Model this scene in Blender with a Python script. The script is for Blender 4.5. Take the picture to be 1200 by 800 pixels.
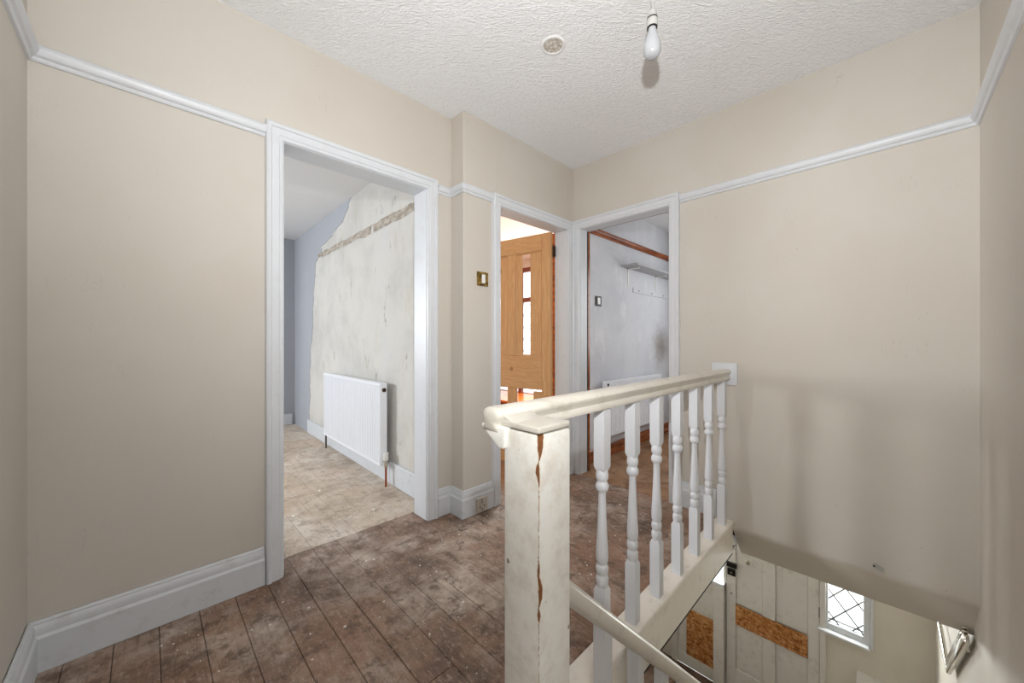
import bpy, bmesh, math, random
from math import sin, cos, pi, radians, sqrt
from mathutils import Vector, Matrix
for o in list(bpy.data.objects): bpy.data.objects.remove(o)
random.seed(7)
sc = bpy.context.scene
COL = sc.collection

# ------------------------------------------------------------------ camera
FPX, HEAD, CAMZ = 434.0, radians(45.5), 1.08
cam_d = bpy.data.cameras.new('camera'); cam = bpy.data.objects.new('camera', cam_d); COL.objects.link(cam)
cam.location = (0, 0, CAMZ); cam.rotation_euler = (pi/2, 0, HEAD - pi/2)
cam_d.sensor_width = 36.0; cam_d.lens = FPX/1200*36; cam_d.clip_start = 0.02; cam_d.clip_end = 100
sc.camera = cam

# ------------------------------------------------------------------ sky, lights, exposure
w = bpy.data.worlds.new('overcast_sky'); sc.world = w; w.use_nodes = True
w.node_tree.nodes['Background'].inputs[0].default_value = (0.93, 0.96, 1.0, 1)
w.node_tree.nodes['Background'].inputs[1].default_value = 1.8
sc.view_settings.view_transform = 'Standard'; sc.view_settings.look = 'None'
sc.view_settings.gamma = 1.0; sc.view_settings.use_curve_mapping = False
sc.view_settings.exposure = 0.30
sc.cycles.use_denoising = True
sc.cycles.max_bounces = 10; sc.cycles.diffuse_bounces = 6

def area(name, loc, target, sx, sy, power, color=(1,1,1), spread=180):
    l = bpy.data.lights.new(name, 'AREA'); l.shape = 'RECTANGLE'; l.size = sx; l.size_y = sy
    l.energy = power; l.color = color; l.spread = radians(spread)
    o = bpy.data.objects.new(name, l); COL.objects.link(o); o.location = loc
    d = Vector(target) - Vector(loc); o.rotation_euler = d.to_track_quat('-Z', 'Y').to_euler()
    return o
def spot(name, loc, target, power, size, blend, radius, color=(1,1,1)):
    l = bpy.data.lights.new(name, 'SPOT'); l.energy = power; l.spot_size = radians(size); l.spot_blend = blend
    l.shadow_soft_size = radius; l.color = color
    o = bpy.data.objects.new(name, l); COL.objects.link(o); o.location = loc
    d = Vector(target) - Vector(loc); o.rotation_euler = d.to_track_quat('-Z', 'Y').to_euler()
    return o
spot('camera_flash', (0.08, 0.02, 1.40), (1.70, 1.32, 2.50), 108, 157, 1.0, 0.014, (0.99, 0.995, 1.0))
area('daylight_room_one', (-1.95, 5.44, 1.4), (0.2, 2.0, 1.1), 0.75, 1.2, 104, (0.95, 0.975, 1.0))
area('daylight_room_two', (4.56, 3.44, 1.15), (2.4, 3.3, 0.5), 0.65, 1.5, 100, (1.0, 0.97, 0.93))
area('daylight_room_three', (4.58, 0.75, 1.45), (2.6, 1.2, 1.0), 1.1, 1.2, 9, (0.94, 0.97, 1.0))
area('fill_rear_wall', (-0.27, -0.55, 1.3), (2.0, 0.3, 1.2), 0.8, 1.6, 15, (0.97, 0.985, 1.0))  # added fill lamp before the solid rear wall, brightens newel and balusters
area('fill_landing_end', (0.04, -1.66, 1.6), (0.4, 1.9, 1.0), 0.6, 1.1, 9, (0.97, 0.985, 1.0))  # added ambient fill lamp behind the camera; the end wall has no window
area('daylight_hall_window', (4.70, 0.28, -0.98), (2.4, 0.28, -1.5), 0.26, 0.26, 21, (1.0, 0.99, 0.97))
area('daylight_hall_sidelight', (4.70, 1.55, -0.98), (2.4, 1.2, -1.5), 0.5, 0.3, 38, (1.0, 0.99, 0.97))

# ------------------------------------------------------------------ materials
def srgb(r, g, b):
    f = lambda c: (c/255/12.92) if c/255 <= 0.04045 else ((c/255+0.055)/1.055)**2.4
    return (f(r), f(g), f(b), 1)
class N:
    def __init__(s, name, rough=0.6, spec=0.4):
        s.m = bpy.data.materials.new(name); s.m.use_nodes = True; s.t = s.m.node_tree
        s.b = s.t.nodes['Principled BSDF']; s.b.inputs['Roughness'].default_value = rough
        s.b.inputs['Specular IOR Level'].default_value = spec
        s.co = s.t.nodes.new('ShaderNodeTexCoord').outputs['Object']
    def n(s, typ, **k):
        x = s.t.nodes.new(typ)
        for a, v in k.items(): setattr(x, a, v)
        return x
    def l(s, a, b): s.t.links.new(a, b)
    def put(s, sock, v):
        if hasattr(v, 'is_linked'): s.l(v, sock)
        else: sock.default_value = v
    def mapping(s, scale, loc=(0,0,0), rot=(0,0,0), src=None):
        x = s.n('ShaderNodeMapping'); s.l(src or s.co, x.inputs[0])
        x.inputs['Scale'].default_value = scale; x.inputs['Location'].default_value = loc; x.inputs['Rotation'].default_value = rot
        return x.outputs[0]
    def noise(s, scale, detail=4, rough=0.55, vec=None, dist=0.0):
        x = s.n('ShaderNodeTexNoise'); s.l(vec or s.co, x.inputs['Vector'])
        x.inputs['Scale'].default_value = scale; x.inputs['Detail'].default_value = detail
        x.inputs['Roughness'].default_value = rough; x.inputs['Distortion'].default_value = dist
        return x.outputs['Fac']
    def vor(s, scale, vec=None, feature='F1', out='Distance', rnd=1.0):
        x = s.n('ShaderNodeTexVoronoi'); x.feature = feature; s.l(vec or s.co, x.inputs['Vector'])
        x.inputs['Scale'].default_value = scale; x.inputs['Randomness'].default_value = rnd
        return x.outputs[out]
    def ramp(s, fac, stops, interp='LINEAR'):
        x = s.n('ShaderNodeValToRGB'); s.l(fac, x.inputs[0]); e = x.color_ramp; e.interpolation = interp
        while len(e.elements) < len(stops): e.elements.new(0.5)
        for el, (p, c) in zip(e.elements, stops):
            el.position = p; el.color = c if isinstance(c, tuple) else (c, c, c, 1)
        return x.outputs[0]
    def step(s, v, a, b):
        x = s.n('ShaderNodeMapRange'); x.interpolation_type = 'SMOOTHSTEP'
        s.put(x.inputs[0], v); s.put(x.inputs[1], a); s.put(x.inputs[2], b); return x.outputs[0]
    def math(s, op, a, b=0.0, c=0.0):
        x = s.n('ShaderNodeMath'); x.operation = op
        s.put(x.inputs[0], a); s.put(x.inputs[1], b); s.put(x.inputs[2], c); return x.outputs[0]
    def mix(s, f, a, b):
        x = s.n('ShaderNodeMix'); x.data_type = 'RGBA'
        s.put(x.inputs[0], f); s.put(x.inputs[6], a); s.put(x.inputs[7], b); return x.outputs[2]
    def sep(s, v=None):
        x = s.n('ShaderNodeSeparateXYZ'); s.l(v or s.co, x.inputs[0]); return x.outputs
    def rand(s):
        return s.n('ShaderNodeObjectInfo').outputs['Random']
    def color(s, c): s.put(s.b.inputs['Base Color'], c)
    def bump(s, h, strength=0.2, dist=0.01):
        x = s.n('ShaderNodeBump'); x.inputs['Strength'].default_value = strength; x.inputs['Distance'].default_value = dist
        s.l(h, x.inputs['Height']); s.l(x.outputs[0], s.b.inputs['Normal'])

def wall_paint(name, base, alt, speck=0.5, dirt=None):
    k = N(name, 0.65, 0.25)
    c = k.mix(k.step(k.noise(1.3, 5), 0.35, 0.7), base, alt)
    c = k.mix(k.math('MULTIPLY', k.step(k.noise(9, 6, 0.7), 0.55, 0.8), 0.18), c, srgb(196, 188, 175))
    v = k.math('ADD', k.vor(7.5), k.math('MULTIPLY', k.noise(70, 3), 0.02)); rr = k.vor(7.5, out='Color')
    rad = k.math('MULTIPLY', k.math('POWER', k.sep(rr)[0], 3.5), 0.05)          # nail holes and scuff dots
    dot = k.math('LESS_THAN', v, rad)
    c = k.mix(k.math('MULTIPLY', dot, speck), c, srgb(70, 55, 45))
    sc1 = k.noise(5, 3, 0.6, k.mapping((2.5, 2.5, 0.8), rot=(0.4, 0.3, 0.2)), 1.5)
    scr = k.math('MULTIPLY', k.step(k.math('ABSOLUTE', k.math('SUBTRACT', sc1, 0.5)), 0.005, 0.0), k.step(k.noise(6, 2), 0.57, 0.66))
    c = k.mix(k.math('MULTIPLY', scr, 0.22), c, srgb(120, 108, 95))
    k.color(c); k.bump(k.noise(55, 5, 0.6), 0.12, 0.004)
    return k.m
def gloss_paint(name, base, rough=0.35, chips=0.006, chipcol=srgb(96, 62, 40), grime=0.25, grimecol=srgb(150, 140, 122), pw=6.0):
    k = N(name, rough, 0.45)
    c = k.mix(k.math('MULTIPLY', k.step(k.noise(14, 6, 0.7), 0.5, 0.75), grime), base, grimecol)
    v = k.vor(16); r = k.math('MULTIPLY', k.math('POWER', k.sep(k.vor(16, out='Color'))[1], pw), chips*16)
    c = k.mix(k.math('LESS_THAN', k.math('ADD', v, k.math('MULTIPLY', k.noise(120), 0.06)), r), c, chipcol)
    k.color(c); k.bump(k.noise(70, 4), 0.08, 0.002)
    return k.m
def plain(name, c, rough=0.5, metal=0.0, spec=0.4, emit=None):
    k = N(name, rough, spec); k.color(k.mix(k.math('MULTIPLY', k.noise(30, 4), 0.3), c, tuple(x*0.85 for x in c[:3])+(1,)))
    k.b.inputs['Metallic'].default_value = metal
    return k.m
def glass(name):
    m = bpy.data.materials.new(name); m.use_nodes = True; t = m.node_tree; t.nodes.clear()
    o = t.nodes.new('ShaderNodeOutputMaterial'); mx = t.nodes.new('ShaderNodeMixShader')
    tr = t.nodes.new('ShaderNodeBsdfTransparent'); gl = t.nodes.new('ShaderNodeBsdfGlossy'); fr = t.nodes.new('ShaderNodeValue'); fr.outputs[0].default_value = 0.06
    gl.inputs['Roughness'].default_value = 0.03; tr.inputs[0].default_value = (0.95, 0.97, 0.96, 1)
    t.links.new(fr.outputs[0], mx.inputs[0]); t.links.new(tr.outputs[0], mx.inputs[1]); t.links.new(gl.outputs[0], mx.inputs[2])
    t.links.new(mx.outputs[0], o.inputs[0]); return m
def board_mat(name, dark, mid, light, dust, red, paint=0.6):
    k = N(name, 0.62, 0.3)
    rnd = k.rand()
    off = k.n('ShaderNodeCombineXYZ'); k.l(k.math('MULTIPLY', rnd, 37.0), off.inputs[0]); k.l(k.math('MULTIPLY', rnd, 91.0), off.inputs[1])
    va = k.n('ShaderNodeVectorMath'); k.l(k.co, va.inputs[0]); k.l(off.outputs[0], va.inputs[1]); pv = va.outputs[0]
    grain = k.noise(6, 6, 0.65, k.mapping((9, 0.7, 3), src=pv), 0.6)
    fine = k.noise(26, 6, 0.75, k.mapping((3, 1.0, 3), src=pv))
    wear = k.noise(3.4, 9, 0.72)                                            # stain worn through in patches
    scuff = k.noise(13, 8, 0.75, k.mapping((1, 1, 1), (3, 7, 1)), 0.25)
    c = k.ramp(wear, [(0.36, dark), (0.47, mid), (0.555, dust), (0.66, light)])
    c = k.mix(k.math('MULTIPLY', k.step(k.noise(1.3, 5, 0.65, k.mapping((1, 1, 1), (5, 2, 0))), 0.45, 0.6), 0.6), c, red)
    c = k.mix(k.math('MULTIPLY', k.step(grain, 0.5, 0.3), 0.45), c, dark)
    c = k.mix(k.math('MULTIPLY', k.step(fine, 0.5, 0.72), 0.6), c, light)
    c = k.mix(k.math('MULTIPLY', k.step(scuff, 0.50, 0.38), 0.7), c, dark)
    c = k.mix(k.math('MULTIPLY', k.math('ABSOLUTE', k.math('SUBTRACT', rnd, 0.5)), 0.45), c, mid)
    sm = k.step(k.noise(24, 7, 0.8, k.mapping((1, 0.6, 1), (2, 3, 1))), 0.57, 0.68)       # scraped paint smears
    c = k.mix(k.math('MULTIPLY', sm, paint*0.5), c, srgb(186, 172, 160))
    v = k.vor(30); r = k.math('MULTIPLY', k.math('POWER', k.sep(k.vor(30, out='Color'))[0], 8.0), 0.22)
    c = k.mix(k.math('MULTIPLY', k.math('LESS_THAN', k.math('ADD', v, k.math('MULTIPLY', k.noise(190), 0.12)), k.math('ADD', r, 0.03)), paint), c, srgb(222, 216, 208))
    k.color(c)
    k.b.inputs['Roughness'].default_value = 0.6
    k.bump(k.math('ADD', k.math('ADD', grain, k.math('MULTIPLY', fine, 0.6)), scuff), 0.3, 0.004)
    return k.m
def pine(name, along='z'):
    k = N(name, 0.42, 0.4); s = {'z': (7, 7, 0.55), 'h': (0.8, 0.8, 9)}[along]
    rnd = k.rand(); off = k.n('ShaderNodeCombineXYZ'); [k.l(k.math('MULTIPLY', rnd, 20.0), off.inputs[i]) for i in range(3)]
    va = k.n('ShaderNodeVectorMath'); k.l(k.co, va.inputs[0]); k.l(off.outputs[0], va.inputs[1])
    g = k.noise(3.5, 5, 0.6, k.mapping(s, src=va.outputs[0]), 1.2)
    c = k.ramp(g, [(0.25, srgb(176, 126, 80)), (0.42, srgb(208, 164, 116)), (0.55, srgb(196, 148, 100)), (0.75, srgb(222, 184, 138))])
    kv = k.vor(4.2, k.mapping((1, 1, 0.75), src=va.outputs[0])); kn = k.step(kv, 0.12, 0.05)
    c = k.mix(k.math('MULTIPLY', kn, 0.75), c, srgb(112, 66, 34)); k.color(c); k.bump(g, 0.08, 0.002); return k.m
def osb(name):
    k = N(name, 0.7, 0.2)
    a = k.vor(9, k.mapping((1, 2.4, 8), rot=(0.5, 0.2, 0.1)), out='Color'); b = k.vor(11, k.mapping((1, 7, 2.4), rot=(-0.6, 0.1, 0.3)), out='Color')
    f = k.math('ADD', k.math('MULTIPLY', k.sep(a)[0], 0.6), k.math('MULTIPLY', k.sep(b)[1], 0.4))
    k.color(k.ramp(f, [(0.1, srgb(120, 72, 36)), (0.4, srgb(166, 110, 62)), (0.65, srgb(186, 130, 80)), (0.95, srgb(206, 162, 114))])); k.bump(f, 0.3, 0.004); return k.m

M = {}
M['cream'] = wall_paint('cream_wall_paint', srgb(201, 196, 187), srgb(197, 190, 180))
M['trim'] = gloss_paint('white_gloss_trim', srgb(208, 211, 215), 0.35, 0.0022, grime=0.12)
M['skirt'] = gloss_paint('white_scuffed_skirting', srgb(206, 210, 214), 0.4, 0.003, grime=0.3)
M['baluster'] = gloss_paint('white_baluster_paint', srgb(212, 214, 218), 0.38, 0.0012, grime=0.08)
k = N('pale_rough_plaster', 0.9, 0.1); k.color(k.mix(k.step(k.noise(70, 5, 0.7), 0.42, 0.6), srgb(176, 168, 156), srgb(218, 214, 206))); k.bump(k.noise(90, 5, 0.7), 0.8, 0.006); M['scar'] = k.m
M['holder'] = plain('off_white_bakelite', srgb(178, 178, 174), 0.35)
M['rail'] = gloss_paint('aged_cream_gloss', srgb(206, 201, 190), 0.34, 0.0085, grime=0.4, pw=4.0)
M['string'] = gloss_paint('dusty_cream_string', srgb(238, 232, 221), 0.4, 0.002, grime=0.35)
M['landing_board'] = board_mat('dark_stained_floorboard', srgb(86, 69, 58), srgb(134, 113, 99), srgb(202, 185, 171), srgb(170, 153, 140), srgb(152, 114, 90), 0.95)
M['pale_board'] = board_mat('pale_dusty_floorboard', srgb(150, 133, 117), srgb(190, 176, 160), srgb(220, 210, 198), srgb(210, 199, 186), srgb(198, 174, 150), 0.8)
M['brown_board'] = board_mat('tan_floorboard', srgb(112, 80, 56), srgb(152, 116, 86), srgb(184, 152, 122), srgb(166, 132, 102), srgb(158, 112, 72), 0.35)
M['varnish'] = None
k = N('orange_brown_varnish', 0.25, 0.5); g = k.noise(4, 5, 0.6, k.mapping((1, 1, 8)))
k.color(k.mix(k.step(g, 0.3, 0.7), srgb(112, 54, 22), srgb(168, 92, 42))); M['varnish'] = k.m
k = N('orange_varnished_seat', 0.22, 0.5); g = k.noise(4, 5, 0.6, k.mapping((8, 1, 8)))
k.color(k.mix(k.step(g, 0.3, 0.7), srgb(186, 84, 26), srgb(226, 120, 44))); M['orange'] = k.m
k = N('red_brown_window_paint', 0.4, 0.4); k.color(k.mix(k.noise(9), srgb(112, 54, 38), srgb(140, 74, 54))); M['redframe'] = k.m
M['pine'] = pine('stripped_pine', 'z'); M['pine_h'] = pine('stripped_pine_rail', 'h'); M['osb'] = osb('strand_board')
# artex ceiling: stippled ridges
k = N('artex_ceiling', 0.8, 0.2)
rv = k.mapping((1, 1, 1), rot=(0, 0, radians(44.5)))
h = k.math('ADD', k.noise(30, 5, 0.6, k.mapping((0.75, 2.3, 1), src=rv), 1.6), k.math('MULTIPLY', k.noise(75, 3, 0.6, k.mapping((0.8, 1.8, 1), src=rv)), 0.35))
h = k.step(h, 0.5, 0.95)
k.color(k.mix(k.math('MULTIPLY', k.step(k.noise(1.7, 3), 0.45, 0.7), 0.5), srgb(245, 246, 248), srgb(240, 241, 242)))
k.bump(h, 0.55, 0.012); M['artex'] = k.m
M['ceil'] = plain('white_ceiling', srgb(226, 226, 226), 0.8)
M['ceil_pink'] = plain('warm_white_ceiling', srgb(230, 218, 208), 0.8)
# bare plaster in room one
k = N('stripped_plaster', 0.85, 0.15)
c = k.mix(k.step(k.noise(1.8, 6, 0.65), 0.38, 0.66), srgb(204, 202, 196), srgb(190, 188, 183))
c = k.mix(k.math('MULTIPLY', k.step(k.noise(7, 6, 0.7, k.mapping((1, 1, 0.4))), 0.56, 0.7), 0.38), c, srgb(190, 180, 160))
c = k.mix(k.math('MULTIPLY', k.step(k.noise(11, 7, 0.75, k.mapping((1, 1, 0.35), (3, 1, 5))), 0.60, 0.67), 0.6), c, srgb(140, 134, 122))
c = k.mix(k.math('MULTIPLY', k.step(k.noise(2.6, 5, 0.7, k.mapping((1, 1, 0.6), (7, 2, 1))), 0.58, 0.75), 0.35), c, srgb(196, 199, 204))
k.color(c); k.bump(k.noise(25, 6, 0.7), 0.25, 0.006); M['plaster'] = k.m
k = N('blue_grey_wallpaper', 0.7, 0.2); k.color(k.mix(k.noise(3, 5), srgb(162, 166, 172), srgb(170, 173, 180))); M['bluegrey'] = k.m
k = N('rough_grey_mortar', 0.9, 0.1)
c = k.mix(k.step(k.noise(12, 6, 0.75, k.mapping((1, 1, 2))), 0.4, 0.62), srgb(158, 148, 136), srgb(196, 188, 176))
k.color(k.mix(k.step(k.noise(30, 5, 0.8), 0.58, 0.66), c, srgb(104, 96, 86))); k.bump(k.noise(50, 6, 0.8), 0.8, 0.01); M['mortar'] = k.m
# room three wall: patchy white with mould
k = N('patchy_white_wall', 0.6, 0.3)
c = k.mix(k.step(k.noise(1.6, 6, 0.65), 0.35, 0.7), srgb(212, 213, 217), srgb(196, 198, 204))
c = k.mix(k.math('MULTIPLY', k.step(k.noise(5, 6, 0.7, k.mapping((1, 1, 0.5), (1, 6, 2))), 0.54, 0.7), 0.6), c, srgb(228, 229, 232))
c = k.mix(k.math('MULTIPLY', k.step(k.noise(9, 6, 0.75, k.mapping((1, 1, 1), (5, 5, 5))), 0.6, 0.74), 0.35), c, srgb(150, 150, 150))
sp = k.sep(); d = k.math('SQRT', k.math('ADD', k.math('POWER', k.math('MULTIPLY', k.math('SUBTRACT', sp[0], 4.28), 1.0), 2.0), k.math('POWER', k.math('SUBTRACT', sp[2], 1.02), 2.0)))
mm = k.step(k.math('ADD', d, k.math('MULTIPLY', k.noise(7, 6, 0.7), 0.3)), 0.46, 0.16)
c = k.mix(k.math('MULTIPLY', mm, 0.75), c, srgb(126, 114, 98)); k.color(c); k.bump(k.noise(40, 5), 0.1, 0.004); M['white3'] = k.m
M['white2'] = wall_paint('warm_white_wall', srgb(226, 212, 198), srgb(218, 204, 190), 0.2)
M['hallwall'] = wall_paint('dull_white_hall_paint', srgb(214, 208, 197), srgb(206, 199, 187), 0.4)
M['hallpaint'] = gloss_paint('grey_white_door_paint', srgb(212, 209, 204), 0.4, 0.002, grime=0.35)
M['radiator'] = plain('white_radiator_enamel', srgb(236, 239, 244), 0.3)
M['white_plastic'] = plain('white_plastic', srgb(228, 228, 224), 0.35)
M['grey_plastic'] = plain('aged_beige_plastic', srgb(190, 182, 170), 0.4)
M['dark'] = plain('dark_hole', srgb(24, 20, 18), 0.8)
M['black'] = plain('black_metal', srgb(36, 32, 30), 0.4, 0.6)
M['iron'] = plain('bronzed_hinge_metal', srgb(70, 56, 44), 0.35, 0.8)
M['chrome'] = plain('polished_metal', srgb(214, 208, 198), 0.18, 0.95)
M['copper'] = plain('copper_pipe', srgb(170, 96, 62), 0.35, 0.9)
k = N('tarnished_brass', 0.3, 0.5); k.color(k.mix(k.step(k.noise(60, 4), 0.35, 0.65), srgb(92, 76, 38), srgb(182, 150, 84))); k.b.inputs['Metallic'].default_value = 0.85; M['brass'] = k.m
M['shelf'] = plain('grey_shelf_paint', srgb(176, 176, 178), 0.55)
M['flake'] = plain('paint_flake', srgb(232, 228, 220), 0.7)
M['lead'] = plain('lead_came', srgb(96, 90, 84), 0.5, 0.4)
M['glass'] = glass('window_glass')
k = N('opal_bulb_glass', 0.12, 0.6); k.color(srgb(168, 170, 173)); M['bulb'] = k.m
M['carpetless'] = board_mat('hall_floor', srgb(58, 44, 36), srgb(96, 74, 58), srgb(120, 96, 78), srgb(100, 84, 72), srgb(96, 70, 52), 0.4)
# newel: chipped paint along its front edge, object origin on that edge
k = N('chipped_newel_paint', 0.36, 0.45)
c = k.mix(k.math('MULTIPLY', k.step(k.noise(11, 8, 0.75), 0.42, 0.68), 0.6), srgb(238, 237, 231), srgb(208, 200, 184))
c = k.mix(k.math('MULTIPLY', k.step(k.noise(60, 6, 0.8, k.mapping((1.6, 1.6, 0.7))), 0.6, 0.7), 0.4), c, srgb(140, 122, 100))
sp = k.sep(); sd = k.math('SUBTRACT', sp[0], sp[1]); uv = k.n('ShaderNodeCombineXYZ'); k.l(k.math('MULTIPLY', sd, 2.2), uv.inputs[0]); k.l(sp[2], uv.inputs[1])
zz = k.math('MULTIPLY', k.math('SUBTRACT', sp[2], 0.38), 1/0.52)
wd = k.ramp(zz, [(0.0, 0.0), (0.13, 0.05), (0.165, 0.35), (0.2, 0.10), (0.23, 0.35), (0.27, 0.55), (0.31, 0.30), (0.37, 0.20), (0.42, 0.0), (0.64, 0.05), (0.72, 0.02), (0.775, 0.42), (0.80, 0.35), (0.83, 0.02), (0.87, 0.55), (0.93, 0.75), (0.97, 0.7), (1.0, 0.4)])
of = k.ramp(zz, [(0.0, 0.5), (0.2, 0.5), (0.24, 0.68), (0.29, 0.66), (0.34, 0.45), (0.6, 0.5), (0.74, 0.5), (0.78, 0.36), (0.82, 0.42), (0.86, 0.62), (0.93, 0.72), (1.0, 0.62)])
of = k.math('ADD', k.math('MULTIPLY', k.math('SUBTRACT', of, 0.5), 0.026), k.math('MULTIPLY', k.math('SUBTRACT', k.noise(30, 3, 0.6, uv.outputs[0]), 0.5), 0.006))
de = k.math('ADD', k.math('ABSOLUTE', k.math('SUBTRACT', sd, of)), k.math('MULTIPLY', k.math('SUBTRACT', k.noise(110, 5, 0.75, uv.outputs[0]), 0.5), 0.010))
wd = k.math('MULTIPLY', wd, 0.0125)
chip = k.math('LESS_THAN', de, wd)
rim = k.math('LESS_THAN', de, k.math('ADD', k.math('MULTIPLY', wd, 1.1), 0.0008))
c = k.mix(rim, c, srgb(196, 172, 140)); c = k.mix(chip, c, k.mix(k.noise(80), srgb(104, 64, 36), srgb(142, 92, 56)))
nv = k.mapping((1, 1, 0.7)); v = k.math('ADD', k.vor(30, nv), k.math('MULTIPLY', k.noise(90, 4, 0.7), 0.16)); r = k.math('ADD', k.math('MULTIPLY', k.math('POWER', k.sep(k.vor(30, nv, out='Color'))[1], 6.0), 0.16), 0.072)
c = k.mix(k.math('MULTIPLY', k.math('LESS_THAN', v, r), 0.75), c, srgb(92, 66, 48))
scr = k.step(k.noise(20, 5, 0.7, k.mapping((1, 1, 0.4), rot=(0.4, 0.5, 0))), 0.66, 0.7); c = k.mix(k.math('MULTIPLY', scr, 0.35), c, srgb(150, 134, 114))
k.color(c); k.bump(k.math('SUBTRACT', k.noise(60, 4), k.math('MULTIPLY', chip, 1.5)), 0.2, 0.002); M['newel'] = k.m

# ------------------------------------------------------------------ mesh helpers
class MB:
    def __init__(s): s.bm = bmesh.new()
    def box(s, x0, x1, y0, y1, z0, z1):
        v = [s.bm.verts.new((x, y, z)) for z in (z0, z1) for x, y in ((x0, y0), (x1, y0), (x1, y1), (x0, y1))]
        for f in ((0,3,2,1), (4,5,6,7), (0,1,5,4), (1,2,6,5), (2,3,7,6), (3,0,4,7)): s.bm.faces.new([v[i] for i in f])
        return s
    def obox(s, o, ax, ay, az):
        o, ax, ay, az = map(Vector, (o, ax, ay, az))
        v = [s.bm.verts.new(o + p) for p in (Vector(), ax, ax+ay, ay, az, ax+az, ax+ay+az, ay+az)]
        for f in ((0,3,2,1), (4,5,6,7), (0,1,5,4), (1,2,6,5), (2,3,7,6), (3,0,4,7)): s.bm.faces.new([v[i] for i in f])
        return s
    def prism(s, pts, vec):
        a = [s.bm.verts.new(p) for p in pts]; vec = Vector(vec); b = [s.bm.verts.new(Vector(p)+vec) for p in pts]; n = len(a)
        s.bm.faces.new(a); s.bm.faces.new(b[::-1])
        for i in range(n): s.bm.faces.new([a[i], b[i], b[(i+1) % n], a[(i+1) % n]])
        return s
    def loft(s, rings, caps=True):
        R = [[s.bm.verts.new(p) for p in r] for r in rings]; n = len(R[0])
        for a, b in zip(R, R[1:]):
            for i in range(n): s.bm.faces.new([a[i], a[(i+1) % n], b[(i+1) % n], b[i]])
        if caps: s.bm.faces.new(R[0][::-1]); s.bm.faces.new(R[-1])
        return s
    def lathe(s, prof, c=(0,0,0), n=20, axis='z'):
        c = Vector(c); rings = []
        for r, h in prof:
            q = []
            for i in range(n):
                a = 2*pi*i/n; u, v = r*cos(a), r*sin(a)
                q.append(c + Vector({'z': (u, v, h), 'x': (h, u, v), 'y': (v, h, u)}[axis]))
            rings.append(q)
        return s.loft(rings)
    def tube(s, pts, r, n=10):
        pts = [Vector(p) for p in pts]; rings = []
        for i, p in enumerate(pts):
            t = (pts[min(i+1, len(pts)-1)] - pts[max(i-1, 0)]).normalized()
            up = Vector((0, 0, 1)) if abs(t.z) < 0.9 else Vector((1, 0, 0)); a = t.cross(up).normalized(); b = t.cross(a)
            rings.append([p + (a*cos(2*pi*k/n) + b*sin(2*pi*k/n))*r for k in range(n)])
        return s.loft(rings)
    def sweep(s, pts, prof, to3d, i0=None, i1=None):
        """profile (u across the path's left side, v) along a plane polyline with mitred corners; only segment i0..i1 if given"""
        P = [Vector(p) for p in pts]; n = len(P); rings = []
        for i in range(n):
            d0 = (P[i]-P[i-1]).normalized() if i > 0 else None; d1 = (P[i+1]-P[i]).normalized() if i < n-1 else None
            nl = lambda d: Vector((-d.y, d.x))
            if d0 is None: m = nl(d1)
            elif d1 is None: m = nl(d0)
            else:
                m = (nl(d0) + nl(d1)); m = m / max(1e-6, m.length); m = m / max(0.2, m.dot(nl(d0)))
            rings.append([Vector(to3d(P[i].x + m.x*u, P[i].y + m.y*u, v)) for u, v in prof])
        if i0 is not None: rings = rings[i0:i1+1]
        return s.loft(rings)
    def bevel(s, w, seg=2, ang=30):
        bmesh.ops.remove_doubles(s.bm, verts=s.bm.verts[:], dist=1e-6)
        es = [e for e in s.bm.edges if len(e.link_faces) == 2 and e.calc_face_angle(0) > radians(ang)]
        bmesh.ops.bevel(s.bm, geom=es, offset=w, segments=seg, profile=0.5, affect='EDGES', clamp_overlap=True); return s
    def mesh(s, name, mat, smooth=None):
        bmesh.ops.recalc_face_normals(s.bm, faces=s.bm.faces[:])
        me = bpy.data.meshes.new(name); s.bm.to_mesh(me); s.bm.free()
        if mat: me.materials.append(M[mat] if isinstance(mat, str) else mat)
        if smooth is not None:
            for p in me.polygons: p.use_smooth = True
            try: me.set_sharp_from_angle(angle=radians(smooth))
            except Exception: pass
        return me
    def obj(s, name, mat, parent=None, smooth=None, label=None, cat=None, group=None, kind=None, origin=None):
        if origin is not None: bmesh.ops.translate(s.bm, verts=s.bm.verts[:], vec=-Vector(origin))
        o = bpy.data.objects.new(name, s.mesh(name, mat, smooth)); COL.objects.link(o)
        if origin is not None: o.location = origin
        if parent is not None: o.parent = parent
        return tag(o, label, cat, group, kind)
def tag(o, label=None, cat=None, group=None, kind=None):
    for a, b in (('label', label), ('category', cat), ('group', group), ('kind', kind)):
        if b: o[a] = b
    return o
def empty(name, loc, label=None, cat=None, group=None, kind=None, rz=0):
    o = bpy.data.objects.new(name, None); COL.objects.link(o); o.location = loc; o.rotation_euler.z = rz; o.empty_display_size = 0.1
    return tag(o, label, cat, group, kind)
def keep(o, parent):
    """parent without moving (parents are unrotated or handled by the caller)"""
    o.parent = parent; o.matrix_parent_inverse = Matrix.Translation(parent.location).inverted(); return o
S = 'structure'
bpy.context.view_layer.update()

# ------------------------------------------------------------------ room shell
XD, YA, YP, XB, YC, ZC = -0.28, 1.96, 1.83, 2.51, -0.27, 2.50
HX, ZH = 4.60, -2.80
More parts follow.
